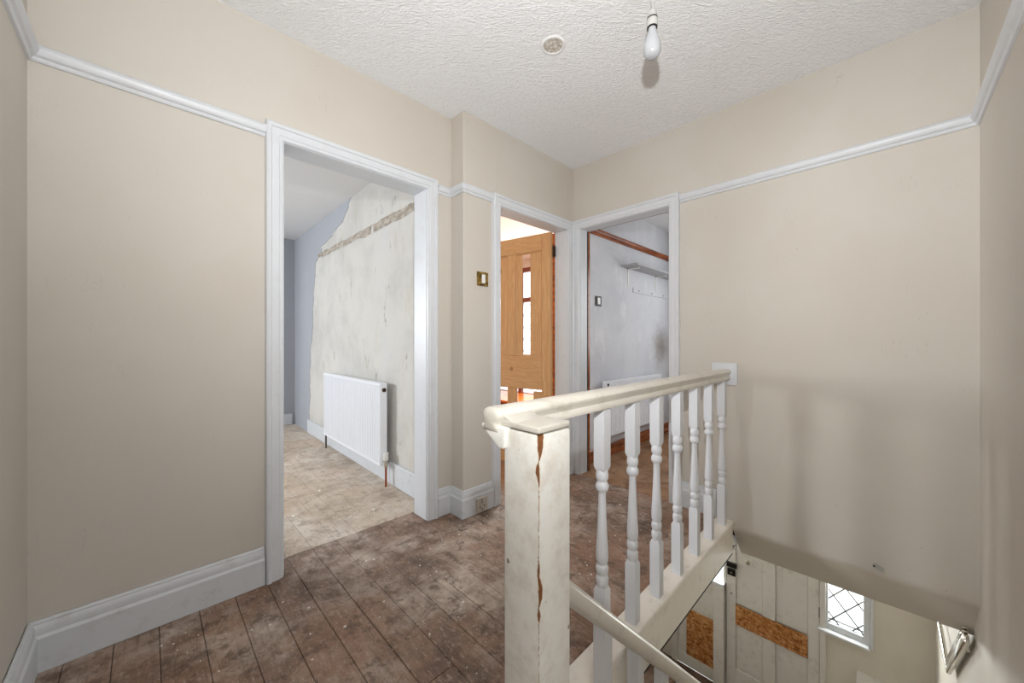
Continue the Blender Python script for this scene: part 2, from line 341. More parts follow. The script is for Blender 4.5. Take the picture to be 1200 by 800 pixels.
# wall A, with the wide doorway to room one
MB().box(XD, 0.42, YA, 2.08, 0, ZC).box(1.21, 1.40, YA, 2.08, 0, ZC).box(0.42, 1.21, YA, 2.08, 2.02, ZC).obj('wall_left', 'cream', label='long cream landing wall with the wide empty doorway', cat='wall', kind=S)
MB().box(XD-0.1, XD, -1.8, 2.08, 0, ZC).obj('wall_rear', 'cream', label='cream end wall at the left edge of the view', cat='wall', kind=S)
MB().box(1.38, 1.655, YP, 1.95, 0, ZC).box(2.425, XB, YP, 1.95, 0, ZC).box(1.655, 2.425, YP, 1.95, 2.02, ZC).bevel(0.004, 2).obj('wall_centre', 'cream', label='cream pier wall standing proud, with the brass switch and pine door opening', cat='wall', kind=S)
mb = MB().box(XB, 2.63, YC, 1.03, 0.0, ZC).box(XB, 2.63, 1.775, 1.83, 0, ZC).box(XB, 2.63, 1.03, 1.775, 2.02, ZC)
mb.obj('wall_right', 'cream', label='cream wall above the stairwell holding the banister end', cat='wall', kind=S)
# sloping bulkhead below it
prof = [(XB, 0.0), (XB, -0.025), (XB+0.004, -0.045), (XB+0.016, -0.062), (2.690, -0.262), (2.715, -0.262), (2.715, -0.142), (2.63, -0.03), (2.63, 0.0)]
MB().prism([(x, YC, z) for x, z in prof], (0, 0.93, 0)).obj('wall_right', 'cream', label='sloping plaster bulkhead below the cream stairwell wall', cat='wall', kind=S, smooth=50)
MB().box(0.36, HX, YC-0.1, YC, ZH, ZC).obj('wall_stair', 'cream', label='cream side wall of the stairwell at the right edge', cat='wall', kind=S)
MB().box(0.36, 0.46, -1.8, YC-0.1, 0, ZC).obj('wall_rear', 'cream', label='cream return wall behind the camera', cat='wall', kind=S)
MB().box(XD, 0.36, -1.8, -1.7, 0, ZC).obj('wall_rear', 'cream', label='cream end wall behind the camera', cat='wall', kind=S)
MB().box(XD-0.1, 2.63, -1.8, 2.08, ZC, ZC+0.08).obj('ceiling', 'artex', label='white textured landing ceiling', cat='ceiling', kind=S)
# landing floor: slab + individual boards
fl = MB().box(XD, XB, 0.66, 2.08, -0.20, -0.021).box(XD, 0.35, -1.7, 0.66, -0.20, -0.021).obj('floor', 'dark', label='landing floor of dark stained boards', cat='floor', kind=S)
def board(parent, x0, x1, y0, y1, mat, z=0.0):
    g = 0.0009; t = random.uniform(-0.0007, 0.0007)
    b = MB(); pr = [(x0+g, z-0.02), (x0+g, z-0.0016+t), (x0+g+0.0016, z+t), (x1-g-0.0016, z+t), (x1-g, z-0.0016+t), (x1-g, z-0.02)]
    b.prism([(x, y0+0.0012, zz) for x, zz in pr], (0, y1-y0-0.0024, 0))
    return b.obj('floorboard', mat, parent)
BW = 0.1165; xs = [-0.28] + [-0.203 + BW*i for i in range(24)]
xs = [x for x in xs if x < 2.5] + [2.508]
joints = {3: [1.33], 6: [0.55], 8: [1.02], 10: [1.47], 11: [0.9], 14: [1.35], 17: [1.1], 20: [1.5], 1: [0.7], 4: [0.2]}
for i, (a, b) in enumerate(zip(xs, xs[1:])):
    y0 = -1.69 if b < 0.36 else (0.668 if b < 0.74 else 0.747)
    y1 = 2.11 if 0.43 < (a+b)/2 < 1.19 else (1.955 if a < 1.37 else (1.952 if 1.66 < b and a < 2.43 else 1.828))
    cuts = [y0] + joints.get(i, []) + [y1]
    if 0.95 < a < 0.97: cuts = [y0, 1.47, 2.02, y1]
    for c, d in zip(cuts, cuts[1:]): board(fl, a, b, c, d, 'landing_board')

# ------------------------------------------------------------------ trims
# picture rail: profile (depth, height)
PR = [(0.0, 0.0), (0.008, 0.0), (0.012, 0.006), (0.012, 0.012), (0.020, 0.016), (0.027, 0.026), (0.029, 0.036), (0.026, 0.046), (0.020, 0.052), (0.0, 0.052)]
def rail(pts, segs, z=1.995):
    for i, lab in segs:
        MB().sweep(pts, PR, lambda a, b, v: (a, b, z+v), i, i+1).obj('trim_%d' % rail.n, 'trim', smooth=28, label=lab, cat='picture rail', kind=S); rail.n += 1
rail.n = 1
# left side of each path must face the landing
p1 = [(0.375, YA), (XD, YA), (XD, -1.69)]
rail(p1, [(0, 'white picture rail left of the wide doorway'), (1, 'white picture rail on the left end wall')])
p2 = [(1.612, YP), (1.38, YP), (1.38, YA), (1.272, YA)]
rail(p2, [(0, 'short white picture rail beside the pine door opening'), (1, 'tiny white picture rail return on the pier side'), (2, 'tiny white picture rail right of the wide doorway')])
p3 = [(0.38, YC), (XB, YC), (XB, 0.965)]
rail(p3, [(0, 'white picture rail on the right side wall'), (1, 'white picture rail above the stairwell')])
# skirting
SK = [(0.003, 0.002), (0.024, 0.002), (0.024, 0.112), (0.019, 0.122), (0.019, 0.140), (0.016, 0.150), (0.013, 0.155), (0.013, 0.160), (0.008, 0.166), (0.003, 0.166)]
def skirt(pts, segs):
    for i, side, lab in segs:
        MB().sweep(pts, SK, lambda a, b, v: (a, b, v), i, i+1).obj('baseboard_' + side, 'skirt', smooth=25, label=lab, cat='skirting board', kind=S)
skirt([(0.37, YA), (XD, YA), (XD, -1.69)], [(0, 'left', 'white skirting board left of the wide doorway'), (1, 'rear', 'white skirting board on the left end wall')])
skirt([(1.615, YP), (1.38, YP), (1.38, YA), (1.272, YA)], [(0, 'centre', 'white skirting board holding the socket'), (1, 'centre', 'white skirting return on the pier side'), (2, 'centre', 'white skirting stub right of the wide doorway')])
skirt([(XB, 0.745), (XB, 0.965)], [(0, 'right', 'white skirting board behind the last balusters')])
# door sets: architrave profile (across outward, proud)
AR = [(0.0, 0.0), (0.0, 0.012), (0.006, 0.016), (0.014, 0.016), (0.018, 0.020), (0.046, 0.022), (0.050, 0.028), (0.062, 0.030), (0.068, 0.026), (0.070, 0.016), (0.070, 0.0)]
def doorset(n, lab, to3d, s0, s1, zt, lining, left_flip=False):
    d = empty('door_%d' % n, to3d(s0, 0, 0), lab, 'doorway', kind=S)
    # path goes up, across, down with the outside of the opening on its left
    pts = [(s0, 0.0), (s0, zt), (s1, zt), (s1, 0.0)]
    a = MB().sweep(pts, AR, to3d).obj('architrave', 'trim', smooth=25); keep(a, d)
    for bx in lining: keep(MB().box(*bx).obj('door_lining', 'trim'), d)
    return d
doorset(1, 'wide doorway without a door, white moulded frame', lambda s, z, v: (s, YA - v, z), 0.443, 1.200, 2.0,
        [(0.42, 0.447, 1.958, 2.095, 0, 1.997), (1.196, 1.225, 1.958, 2.095, 0, 1.997), (0.42, 1.225, 1.958, 2.095, 1.997, 2.022)])
doorset(2, 'white framed doorway to the room with the pine door', lambda s, z, v: (s, YP - v, z), 1.680, 2.428, 1.985,
        [(1.655, 1.684, 1.828, 1.955, 0, 1.982), (2.424, 2.452, 1.828, 1.955, 0, 1.982), (1.655, 2.452, 1.828, 1.955, 1.982, 2.022)])
doorset(3, 'white framed doorway to the room with the wall shelf', lambda s, z, v: (XB - v, 1.76 - s, z), 0.0, 0.722, 1.995,
        [(2.508, 2.615, 1.756, 1.782, 0, 1.992), (2.508, 2.615, 1.02, 1.042, 0, 1.992), (2.508, 2.615, 1.02, 1.782, 1.992, 2.022)])

# ------------------------------------------------------------------ room one (through the wide doorway)
def xw(y): return 1.322 + (y - 2.29)*0.0175
Z1 = 2.41
fl1 = MB().box(-2.7, 1.42, 2.112, 5.6, -0.2, -0.021).obj('floor', 'dark', label='pale dusty floorboards beyond the wide doorway', cat='floor', kind=S)
x = -0.203 - BW*3
while x < 1.40:
    b = min(x + BW, 1.398)
    cuts = [2.112, random.uniform(3.2, 4.6), 5.49]
    for c, d in zip(cuts, cuts[1:]): board(fl1, x, b, c, d, 'pale_board')
    x += BW
MB().prism([(xw(2.08), 2.08, 0), (xw(5.6), 5.6, 0), (xw(5.6)+0.09, 5.6, 0), (xw(2.08)+0.09, 2.08, 0)], (0, 0, ZC)).obj('wall_right', 'plaster', label='stripped plaster wall behind the left radiator', cat='wall', kind=S)
# far wall of room one with a window opening out of view
MB().box(-2.7, -2.35, 5.47, 5.57, 0, ZC).box(-0.65, 1.40, 5.47, 5.57, 0, ZC).box(-2.35, -0.65, 5.47, 5.57, 0, 0.8).box(-2.35, -0.65, 5.47, 5.57, 2.2, ZC).obj('wall_far', 'bluegrey', label='blue grey far wall of the left room', cat='wall', kind=S)
MB().box(-2.7, -2.6, 2.08, 5.57, 0, ZC).obj('wall_left', 'bluegrey', label='blue grey wall of the left room out of view', cat='wall', kind=S)
MB().box(-2.7, XD-0.1, 1.98, 2.08, 0, ZC).obj('wall_rear', 'bluegrey', label='blue grey near wall of the left room', cat='wall', kind=S)
MB().box(-2.7, 1.42, 2.08, 5.57, Z1, Z1+0.08).obj('ceiling', 'ceil', label='plain white ceiling of the left room', cat='ceiling', kind=S)
wr = bpy.data.objects['wall_right.002'] if 'wall_right.002' in bpy.data.objects else None
# torn wallpaper still on the wall: ragged thin sheet
def fractal(t, seed):
    r = 0.0
    for o_, (f_, a_) in enumerate(((7, 0.8), (17, 0.5), (47, 0.5), (110, 0.45), (260, 0.25))):
        r += a_*sin(f_*t + seed*1.7 + o_*2.1)*cos(0.63*f_*t + seed + o_)
    return r
def lerp_tab(tab, t):
    for (a, va), (b, vb) in zip(tab, tab[1:]):
        if (a - t)*(b - t) <= 0 and a != b: return va + (vb-va)*(t-a)/(b-a)
    return tab[-1][1]
TEAR = [(2.41, 3.50), (2.33, 3.60), (2.24, 3.72), (2.20, 3.95), (2.15, 4.05), (2.08, 4.22), (2.04, 4.40), (2.00, 4.56), (1.9, 4.60), (1.5, 4.68), (1.08, 4.72), (0.7, 4.80), (0.4, 4.78), (0.0, 4.86)]
zl = [Z1 - Z1*i/240 for i in range(241)]
ey = [lerp_tab(TEAR, z) + fractal(z, 1)*(0.17 if 1.98 < z < 2.22 else (0.05 if z >= 2.22 else 0.028)) for z in zl]
bm_ = MB(); fr, bk = [], []
for z, y in zip(zl, ey):
    fr.append([bm_.bm.verts.new((xw(q)-0.004, q, z)) for q in (y, 5.468)]); bk.append(bm_.bm.verts.new((xw(y), y, z)))
for i in range(240):
    bm_.bm.faces.new([fr[i][0], fr[i][1], fr[i+1][1], fr[i+1][0]]); bm_.bm.faces.new([bk[i], fr[i][0], fr[i+1][0], bk[i+1]])
bm_.obj('torn_wallpaper', 'bluegrey', wr, label='blue grey wallpaper torn along a ragged edge')
# scar left by the picture rail
bm_ = MB(); P_ = []
for i in range(161):
    y = 2.10 + 2.5*i/160; zt = 2.050 + 0.006*fractal(y, 3) + 0.004*(y-2.1); zb = 1.985 + 0.012*fractal(y, 5) + 0.007*(y-2.1)
    if abs(y-3.02) < 0.02 or abs(y-3.72) < 0.012: zb = zt - 0.004
    P_.append([bm_.bm.verts.new((xw(y)-0.003, y, z)) for z in (zb, zt)])
for a, b in zip(P_, P_[1:]): bm_.bm.faces.new([a[0], b[0], b[1], a[1]])
bm_.obj('mortar_scar', 'mortar', wr, label='rough grey mortar strip where a picture rail was')
# skirting pieces of room one
for (a, b, h, lab) in ((2.12, 2.66, 0.165, 'white skirting board right of the left radiator'), (2.662, 4.16, 0.15, 'white skirting board under the left radiator'), (4.19, 4.84, 0.15, 'white skirting stub left of the left radiator')):
    MB().prism([(xw(a)-0.02, a, 0.002), (xw(b)-0.02, b, 0.002), (xw(b), b, 0.002), (xw(a), a, 0.002)], (0, 0, h)).bevel(0.004, 2).obj('baseboard_right', 'skirt', label=lab, cat='skirting board', kind=S)
MB().box(0.2, 1.34, 5.445, 5.47, 0.002, 0.14).bevel(0.004, 2).obj('baseboard_far', 'skirt', label='white skirting board on the blue grey far wall', cat='skirting board', kind=S)
MB().box(-2.35, -0.65, 5.49, 5.55, 0.8, 0.86).box(-2.35, -0.65, 5.49, 5.55, 2.14, 2.2).box(-2.35, -2.29, 5.49, 5.55, 0.86, 2.14).box(-0.71, -0.65, 5.49, 5.55, 0.86, 2.14).box(-1.53, -1.47, 5.49, 5.55, 0.86, 2.14).obj('window_1', 'trim', label='white window frame in the left room out of view', cat='window', kind=S)

# ------------------------------------------------------------------ radiators
def radiator(name, lab, L, H, D, grooves, trv):
    """local: length +x, front face -y, back at y=0, bottom z=0"""
    r = empty(name, (0, 0, 0), lab, 'radiator')
    m = MB(); n = grooves; pw = L/n; pr = [(0, 0)]
    for i in range(n):
        a = i*pw; pr += [(a+pw*0.18, 0), (a+pw*0.30, -0.007), (a+pw*0.70, -0.007), (a+pw*0.82, 0)]
    pr += [(L, 0), (L, 0.012), (0, 0.012)]
    m.prism([(x, -D + y + 0.008, 0.018) for x, y in pr], (0, 0, H-0.036))
    m.box(0, L, -D+0.002, -D+0.02, 0, 0.02); m.box(0, L, -D+0.002, -D+0.02, H-0.02, H)
    bmesh.ops.triangulate(m.bm, faces=[f for f in m.bm.faces if len(f.verts) > 4])
    m.obj('front_panel', 'radiator', r)
    MB().box(0.01, L-0.01, -0.045, -0.03, 0.01, H-0.01).obj('rear_panel', 'radiator', r)
    for x0 in (-0.002, L-0.002): MB().box(x0, x0+0.004, -D+0.004, -0.028, 0.004, H-0.002).bevel(0.0015, 1).obj('side_grille', 'radiator', r)
    g = MB().box(0, L, -D+0.006, -0.03, H-0.006, H+0.001)
    g.obj('top_grille', 'radiator', r)
    return r
rz = math.atan2(-1.0, -0.0175)   # length runs towards the landing (-y)
r1 = radiator('radiator', 'wide white panel radiator on the stripped plaster wall', 1.31, 0.615, 0.085, 40, True)
y0 = 3.97; r1.location = (xw(y0)-0.012, y0, 0.15); r1.rotation_euler.z = math.atan2(-1, -0.0175)
# local +x -> -y ; local -y -> -x  (front faces into the room)
MB().lathe([(0.016, 0), (0.016, 0.006), (0.010, 0.008)], (1.312, -0.052, 0.565), 12, 'x').obj('bleed_cap', 'iron', r1, label='dark round bleed plug')
v = MB().lathe([(0.017, 0.0), (0.019, 0.005), (0.019, 0.05), (0.016, 0.058)], (1.345, -0.052, 0.045), 14).obj('valve_head', 'white_plastic', r1, 40)
MB().lathe([(0.012, -0.05), (0.015, -0.035), (0.015, -0.015), (0.013, 0.0)], (1.345, -0.052, 0.045), 12).lathe([(0.009, -0.05), (0.009, 0.0)], (1.345, -0.052, 0.028), 10, 'x').obj('valve_body', 'chrome', r1, 40, label='tarnished metal valve body')
MB().tube([(1.345, -0.052, -0.15), (1.345, -0.052, 0.0)], 0.008).obj('pipe', 'copper', r1, 60, label='copper pipe rising from the floor')
MB().tube([(-0.03, -0.052, -0.15), (-0.03, -0.052, 0.03), (0.0, -0.052, 0.03)], 0.007).obj('pipe', 'iron', r1, 60, label='dark pipe at the far end')

# ------------------------------------------------------------------ room two (behind the pine door)
fl2 = MB().box(1.45, 4.6, 1.955, 5.3, -0.2, -0.021).obj('floor', 'dark', label='varnished floorboards of the room behind the pine door', cat='floor', kind=S)
x = 1.45
while x < 4.55:
    board(fl2, x, min(x+0.14, 4.55), 1.95, 5.2, 'brown_board'); x += 0.14
MB().box(1.42, 4.6, 5.2, 5.3, 0, ZC).obj('wall_far', 'white2', label='warm white far wall of the pine door room', cat='wall', kind=S)
MB().box(4.5, 4.6, 1.95, 3.1, 0, ZC).box(4.5, 4.6, 5.05, 5.2, 0, ZC).box(4.5, 4.6, 3.1, 5.05, 0, 0.215).box(4.5, 4.6, 3.1, 5.05, 2.3, ZC).obj('wall_front', 'white2', label='warm white window wall of the pine door room', cat='wall', kind=S)
MB().box(1.42, 4.6, 1.95, 5.3, 2.45, 2.53).obj('ceiling', 'ceil_pink', label='warm white ceiling of the pine door room', cat='ceiling', kind=S)
wn = empty('window_2', (4.5, 4.1, 0.3), 'red brown framed leaded window seen through the broken door panel', 'window', kind=S)
m = MB()
for z in (0.185, 1.74, 2.24): m.box(4.49, 4.55, 3.1, 5.05, z, z+(0.07 if z > 1 else 0.035))
for y in (3.1, 3.72, 4.35, 4.98): m.box(4.49, 4.55, y, y+0.07, 0.22, 2.24)
keep(m.obj('window_frame', 'redframe'), wn)
m = MB()
for i in range(3):
    ya, yb = (3.17, 3.79, 4.42)[i], (3.72, 4.35, 4.98)[i]
    keep(MB().box(4.515, 4.519, ya, yb, 0.22, 1.74).box(4.515, 4.519, ya, yb, 1.81, 2.24).obj('window_pane', 'glass'), wn)
    for q in range(-12, 14):
        for sgn in (1, -1):
            # diagonal cames clipped to the pane
            s = q*0.2
            y1_, z1_ = ya, 0.255 + s; y2_, z2_ = yb, 0.255 + s + (yb-ya)*1.3
            if sgn < 0: z1_, z2_ = z2_, z1_
            lo_, hi_ = 0.255, 1.74
            if (z1_ < lo_ and z2_ < lo_) or (z1_ > hi_ and z2_ > hi_): continue
            f = lambda z: y1_ + (z - z1_)/(z2_ - z1_)*(y2_ - y1_)
            P = [(y1_, z1_), (y2_, z2_)]; P = [((f(min(max(z, lo_), hi_))), min(max(z, lo_), hi_)) for y, z in P]
            if abs(P[0][1]-P[1][1]) > 0.02: m.tube([(4.512, P[0][0], P[0][1]), (4.512, P[1][0], P[1][1])], 0.003, 4)
keep(m.obj('lead_came', 'lead', kind='stuff'), wn)
ws = empty('window_seat', (4.2, 4.0, 0), 'orange varnished window seat glowing behind the pine door', 'window seat')
keep(MB().box(3.72, 4.49, 2.9, 5.15, 0.185, 0.215).bevel(0.006, 2).obj('seat_board', 'orange'), ws)
keep(MB().box(3.78, 3.81, 2.95, 5.1, 0.0, 0.185).obj('front_panel', 'varnish'), ws)

# pine door
HXp, HYp = 2.405, 1.960
pd = empty('panelled_door', (HXp, HYp, 0.0), 'stripped pine panelled door standing open, its panels split and missing', 'door')
pd.rotation_euler.z = math.atan2(0.98, -0.19)
T = 0.036
def leaf(u0, u1, z0, z1, name, mat, t0=0.0, t1=T, bv=0.0025, label=None):
    return MB().box(u0, u1, t0, t1, z0, z1).bevel(bv, 1).obj(name, mat, pd, label=label)
# local +x along the leaf away from the hinge, +y = side facing the landing view
LW = 0.74; t0, t1 = 0.0, T
for a, b in ((0.003, 0.088), (LW-0.088, LW)): leaf(a, b, 0.008, 1.985, 'stile', 'pine')
for a, b in ((1.845, 1.985), (0.672, 0.955), (0.008, 0.21)): leaf(0.089, LW-0.089, a, b, 'rail', 'pine_h')
for a, b in ((0.956, 1.844), (0.211, 0.671)): leaf(0.352, 0.440, a, b, 'muntin', 'pine')
for u0, u1, z0, z1, lab in ((0.441, LW-0.089, 0.956, 1.844, None), (0.089, 0.212, 0.956, 1.844, 'split half of the upper panel'), (0.292, 0.351, 0.956, 1.844, 'split sliver of the upper panel'), (0.089, 0.180, 0.211, 0.655, 'broken remains of the lower panel')):
    leaf(u0, u1, z0, z1, 'panel', 'pine', 0.010, 0.019, 0.003, lab)
for u0, u1, z0, z1 in ((0.441, LW-0.089, 0.956, 1.844), (0.089, 0.351, 0.956, 1.844)):
    q = 0.012
    for a, b in (((u0, z0), (u1, z0)), ((u1, z0), (u1, z1)), ((u1, z1), (u0, z1)), ((u0, z1), (u0, z0))):
        d = Vector((b[0]-a[0], 0, b[1]-a[1])); dn = d.normalized(); nn = Vector((-dn.z, 0, dn.x))
        A = Vector((a[0], 0.0195, a[1])); m_ = MB().prism([A, A + nn*q, A + nn*q*0.5 + Vector((0, 0.006, 0)), A + Vector((0, 0.0125, 0))], d)
        m_.obj('panel_moulding', 'pine' if abs(d.z) > abs(d.x) else 'pine_h', pd)
for z in (0.25, 1.83):
    hg = MB().box(-0.022, 0.008, -0.004, 0.004, z-0.045, z+0.045).lathe([(0.006, z-0.045), (0.006, z+0.045)], (-0.004, 0.004, 0), 10)
    hg.obj('hinge', 'iron', pd, 50, label='dark metal butt hinge')
# varnished frame edge on the far side of doorway two
keep(MB().box(2.424, 2.455, 1.955, 1.985, 0, 1.985).obj('door_stop', 'varnish', label='varnished brown frame edge'), bpy.data.objects['door_2'])

# ------------------------------------------------------------------ room three (wall shelf)
Y3 = 1.87
fl3 = MB().box(2.631, 4.7, YC, 1.95, -0.14, -0.021).obj('floor', 'dark', label='tan boarded floor of the room with the wall shelf', cat='floor', kind=S)
x = 2.51; 
while x < 4.6:
    board(fl3, x, min(x+0.15, 4.6), 1.04 if x < 2.52 else YC, 1.78 if x < 2.6 else Y3, 'brown_board'); x += 0.15
MB().box(2.63, 4.7, Y3, Y3+0.07, 0, ZC).obj('wall_left', 'white3', label='patchy white wall with brown picture rail and mould stain', cat='wall', kind=S)
MB().box(HX+0.02, HX+0.12, YC, 0.15, 0, ZC).box(HX+0.02, HX+0.12, 1.35, 1.95, 0, ZC).box(HX+0.02, HX+0.12, 0.15, 1.35, 0, 0.85).box(HX+0.02, HX+0.12, 0.15, 1.35, 2.1, ZC).obj('wall_front', 'white3', label='white window wall of the shelf room', cat='wall', kind=S)
MB().box(2.63, HX+0.12, YC, 1.95, 2.40, 2.48).obj('ceiling', 'ceil', label='white ceiling of the shelf room', cat='ceiling', kind=S)
PR3 = [(0.0, 0.0), (0.012, 0.0), (0.014, 0.018), (0.022, 0.024), (0.026, 0.040), (0.022, 0.056), (0.0, 0.058)]
MB().sweep([(4.61, Y3), (2.64, Y3)], PR3, lambda a, b, v: (a, b, 2.045+v)).obj('trim_20', 'varnish', smooth=28, label='brown varnished picture rail above the wall shelf', cat='picture rail', kind=S)
MB().sweep([(4.61, Y3), (2.64, Y3)], [(0, 0.002), (0.02, 0.002), (0.02, 0.085), (0.014, 0.1), (0.006, 0.11), (0, 0.11)], lambda a, b, v: (a, b, v)).obj('baseboard_left', 'varnish', smooth=28, label='brown varnished skirting board under the right radiator', cat='skirting board', kind=S)
keep(MB().box(2.600, 2.640, 1.756, 1.80, 0, 2.05).obj('door_stop', 'varnish', label='varnished brown frame edge'), bpy.data.objects['door_3'])
keep(MB().box(2.600, 2.640, 1.02, 1.80, 1.998, 2.05).obj('door_stop', 'varnish', label='varnished brown frame edge'), bpy.data.objects['door_3'])
MB().box(HX+0.04, HX+0.1, 0.15, 1.35, 0.85, 0.91).box(HX+0.04, HX+0.1, 0.15, 1.35, 2.04, 2.1).box(HX+0.04, HX+0.1, 0.15, 0.21, 0.91, 2.04).box(HX+0.04, HX+0.1, 1.29, 1.35, 0.91, 2.04).obj('window_3', 'trim', label='white window frame of the shelf room out of view', cat='window', kind=S)
r2 = radiator('radiator', 'narrow white ribbed radiator behind the balusters', 1.1, 0.50, 0.08, 30, False)
r2.location = (2.99, Y3-0.012, 0.215)
MB().box(-0.035, 0.0, -0.075, -0.025, 0.435, 0.502).bevel(0.004, 1).obj('end_bracket', 'radiator', r2)
MB().lathe([(0.012, 0), (0.012, 0.005)], (-0.018, -0.080, 0.472), 12, 'y').obj('bleed_cap', 'black', r2, label='dark round bleed plug')
# shelf
sh = empty('wall_shelf', (3.4, Y3, 1.82), 'grey painted wall shelf on two white brackets', 'shelf')
keep(MB().box(3.36, 4.58, Y3-0.175, Y3, 1.822, 1.842).bevel(0.002, 1).obj('shelf_board', 'shelf'), sh)
for x in (3.50, 4.14):
    b = MB().box(x-0.011, x+0.011, Y3-0.006, Y3, 1.655, 1.82).box(x-0.011, x+0.011, Y3-0.125, Y3, 1.812, 1.82)
    keep(b.obj('shelf_bracket', 'white_plastic', label='white metal angle bracket'), sh)
hk = empty('wall_batten', (3.6, Y3, 1.62), 'flat white batten screwed to the wall under the shelf', 'batten')
keep(MB().box(3.60, 4.50, Y3-0.009, Y3, 1.590, 1.642).bevel(0.002, 1).obj('board', 'white3'), hk)
for x in (3.72, 4.02, 4.32): keep(MB().lathe([(0.008, 0), (0.008, -0.002)], (x, Y3-0.009, 1.616), 10, 'y').obj('screw_head', 'iron', label='dark screw head'), hk)
sw = empty('light_switch', (2.95, Y3, 1.45), 'black bordered light switch on the patchy white wall', 'light switch')
keep(MB().box(2.895, 2.990, Y3-0.010, Y3, 1.405, 1.495).bevel(0.002, 1).obj('switch_plate', 'black'), sw)
keep(MB().box(2.918, 2.960, Y3-0.016, Y3-0.010, 1.420, 1.480).bevel(0.002, 1).obj('rocker', 'white_plastic', label='white rocker'), sw)

# ------------------------------------------------------------------ banister
def rail_z(x): return 0.0
nx0, nx1, ny0, ny1 = 0.622, 0.737, 0.547, 0.660
bn = empty('landing_banister', (nx0, ny0, 0.0), 'white landing banister with chipped square newel and turned balusters', 'banister')
nw = MB().box(nx0, nx1, ny0, ny1, -0.30, 0.868).bevel(0.0035, 2).obj('newel_post', 'newel', origin=(nx0, ny0, 0.0), label='square newel post, white paint chipped to brown wood along its front edge', smooth=40); keep(nw, bn)
keep(MB().box(nx0-0.0002, nx1+0.0002, ny0-0.0002, ny1+0.02, 0.872, 0.887).bevel(0.004, 3).obj('newel_cap', 'rail', smooth=50, label='worn flat cap with thick cracked paint'), bn)
# hand rail, profile (y, z)
RY, RZ = 0.698, 0.0
RP = [(-0.031, 0.852), (0.031, 0.852), (0.033, 0.858), (0.031, 0.866), (0.026, 0.874), (0.028, 0.882), (0.034, 0.890), (0.036, 0.899), (0.031, 0.908), (0.018, 0.914), (0.0, 0.916),
      (-0.018, 0.914), (-0.031, 0.908), (-0.036, 0.899), (-0.034, 0.890), (-0.028, 0.882), (-0.026, 0.874), (-0.031, 0.866), (-0.033, 0.858)]
m = MB(); rings = []
for x, k_ in ((0.606, 0.55), (0.610, 0.85), (0.618, 1.0), (1.2, 1.0), (1.8, 1.0), (XB-0.012, 1.0)):
    rings.append([(x, RY + y*k_, 0.884 + (z-0.884)*k_) for y, z in RP])
keep(m.loft(rings).obj('handrail', 'rail', smooth=40, label='cream gloss handrail with paint chips'), bn)
# joint between rail end and newel cap
m = MB().prism([(0.624, 0.620, 0.878), (0.624, 0.672, 0.878), (0.624, 0.672, 0.901), (0.624, 0.655, 0.897), (0.624, 0.636, 0.8885), (0.624, 0.620, 0.8867)], (0.10, 0, 0)).bevel(0.003, 2)
keep(m.obj('rail_joint', 'rail', smooth=50), bn)
m = MB().prism([(0.610, 0.645, 0.872), (0.610, 0.734, 0.872), (0.610, 0.734, 0.862), (0.610, 0.710, 0.846), (0.610, 0.668, 0.818), (0.610, 0.650, 0.82)], (0.03, 0, 0)).bevel(0.005, 3)
keep(m.obj('rail_bracket', 'newel', smooth=50, label='thickly painted corner block under the rail end'), bn)
keep(MB().box(XB-0.016, XB, 0.632, 0.772, 0.818, 0.950).bevel(0.002, 1).obj('wall_plate', 'trim', label='square white plate where the rail meets the wall'), bn)
def baluster_mesh():
    m = MB(); q = 0.0205
    sq = lambda r, z: [(sx*r, sy*r, z) for sx, sy in ((1,1), (-1,1), (-1,-1), (1,-1))]
    m.loft([sq(q, 0.86), sq(q, 0.652), sq(q*0.72, 0.636)])
    m.loft([sq(q, -0.02), sq(q, 0.228), sq(q*0.74, 0.242)])
    prof = [(0.0175, 0.640), (0.0195, 0.634), (0.0215, 0.625), (0.0215, 0.615), (0.019, 0.606), (0.0165, 0.602), (0.0165, 0.600), (0.019, 0.596), (0.0225, 0.587), (0.0225, 0.578), (0.019, 0.569), (0.0145, 0.566),
            (0.0128, 0.560), (0.0135, 0.52), (0.0155, 0.46), (0.018, 0.41), (0.0205, 0.37), (0.0215, 0.345), (0.0205, 0.328), (0.0165, 0.318), (0.0165, 0.316),
            (0.020, 0.312), (0.0212, 0.304), (0.0212, 0.295), (0.019, 0.287), (0.0165, 0.283), (0.0165, 0.280), (0.019, 0.276), (0.0212, 0.268), (0.0212, 0.256), (0.019, 0.246), (0.0165, 0.238)]
    m.lathe(prof[::-1], n=20)
    return m.mesh('baluster', 'baluster', 35)
bme = baluster_mesh()
for x in (1.115, 1.331, 1.542, 1.763, 1.980, 2.194, 2.418):
    o = bpy.data.objects.new('baluster', bme); COL.objects.link(o); o.location = (x, 0.692, 0.0); keep(o, bn)
# landing edge: nosing board and fascia
MB().box(0.737, XB, 0.650, 0.746, -0.022, 0.004).bevel(0.006, 2).obj('trim_8', 'string', label='cream nosing board under the landing balusters', cat='stair trim', kind=S)
MB().box(0.737, XB, 0.658, 0.676, -0.188, -0.02).bevel(0.002, 1).obj('trim_9', 'string', label='cream fascia board along the landing edge', cat='stair trim', kind=S)
MB().box(0.737, 2.63, 0.676, 2.0, -0.215, -0.2).obj('ceiling', 'ceil', label='hall ceiling under the landing', cat='ceiling', kind=S)
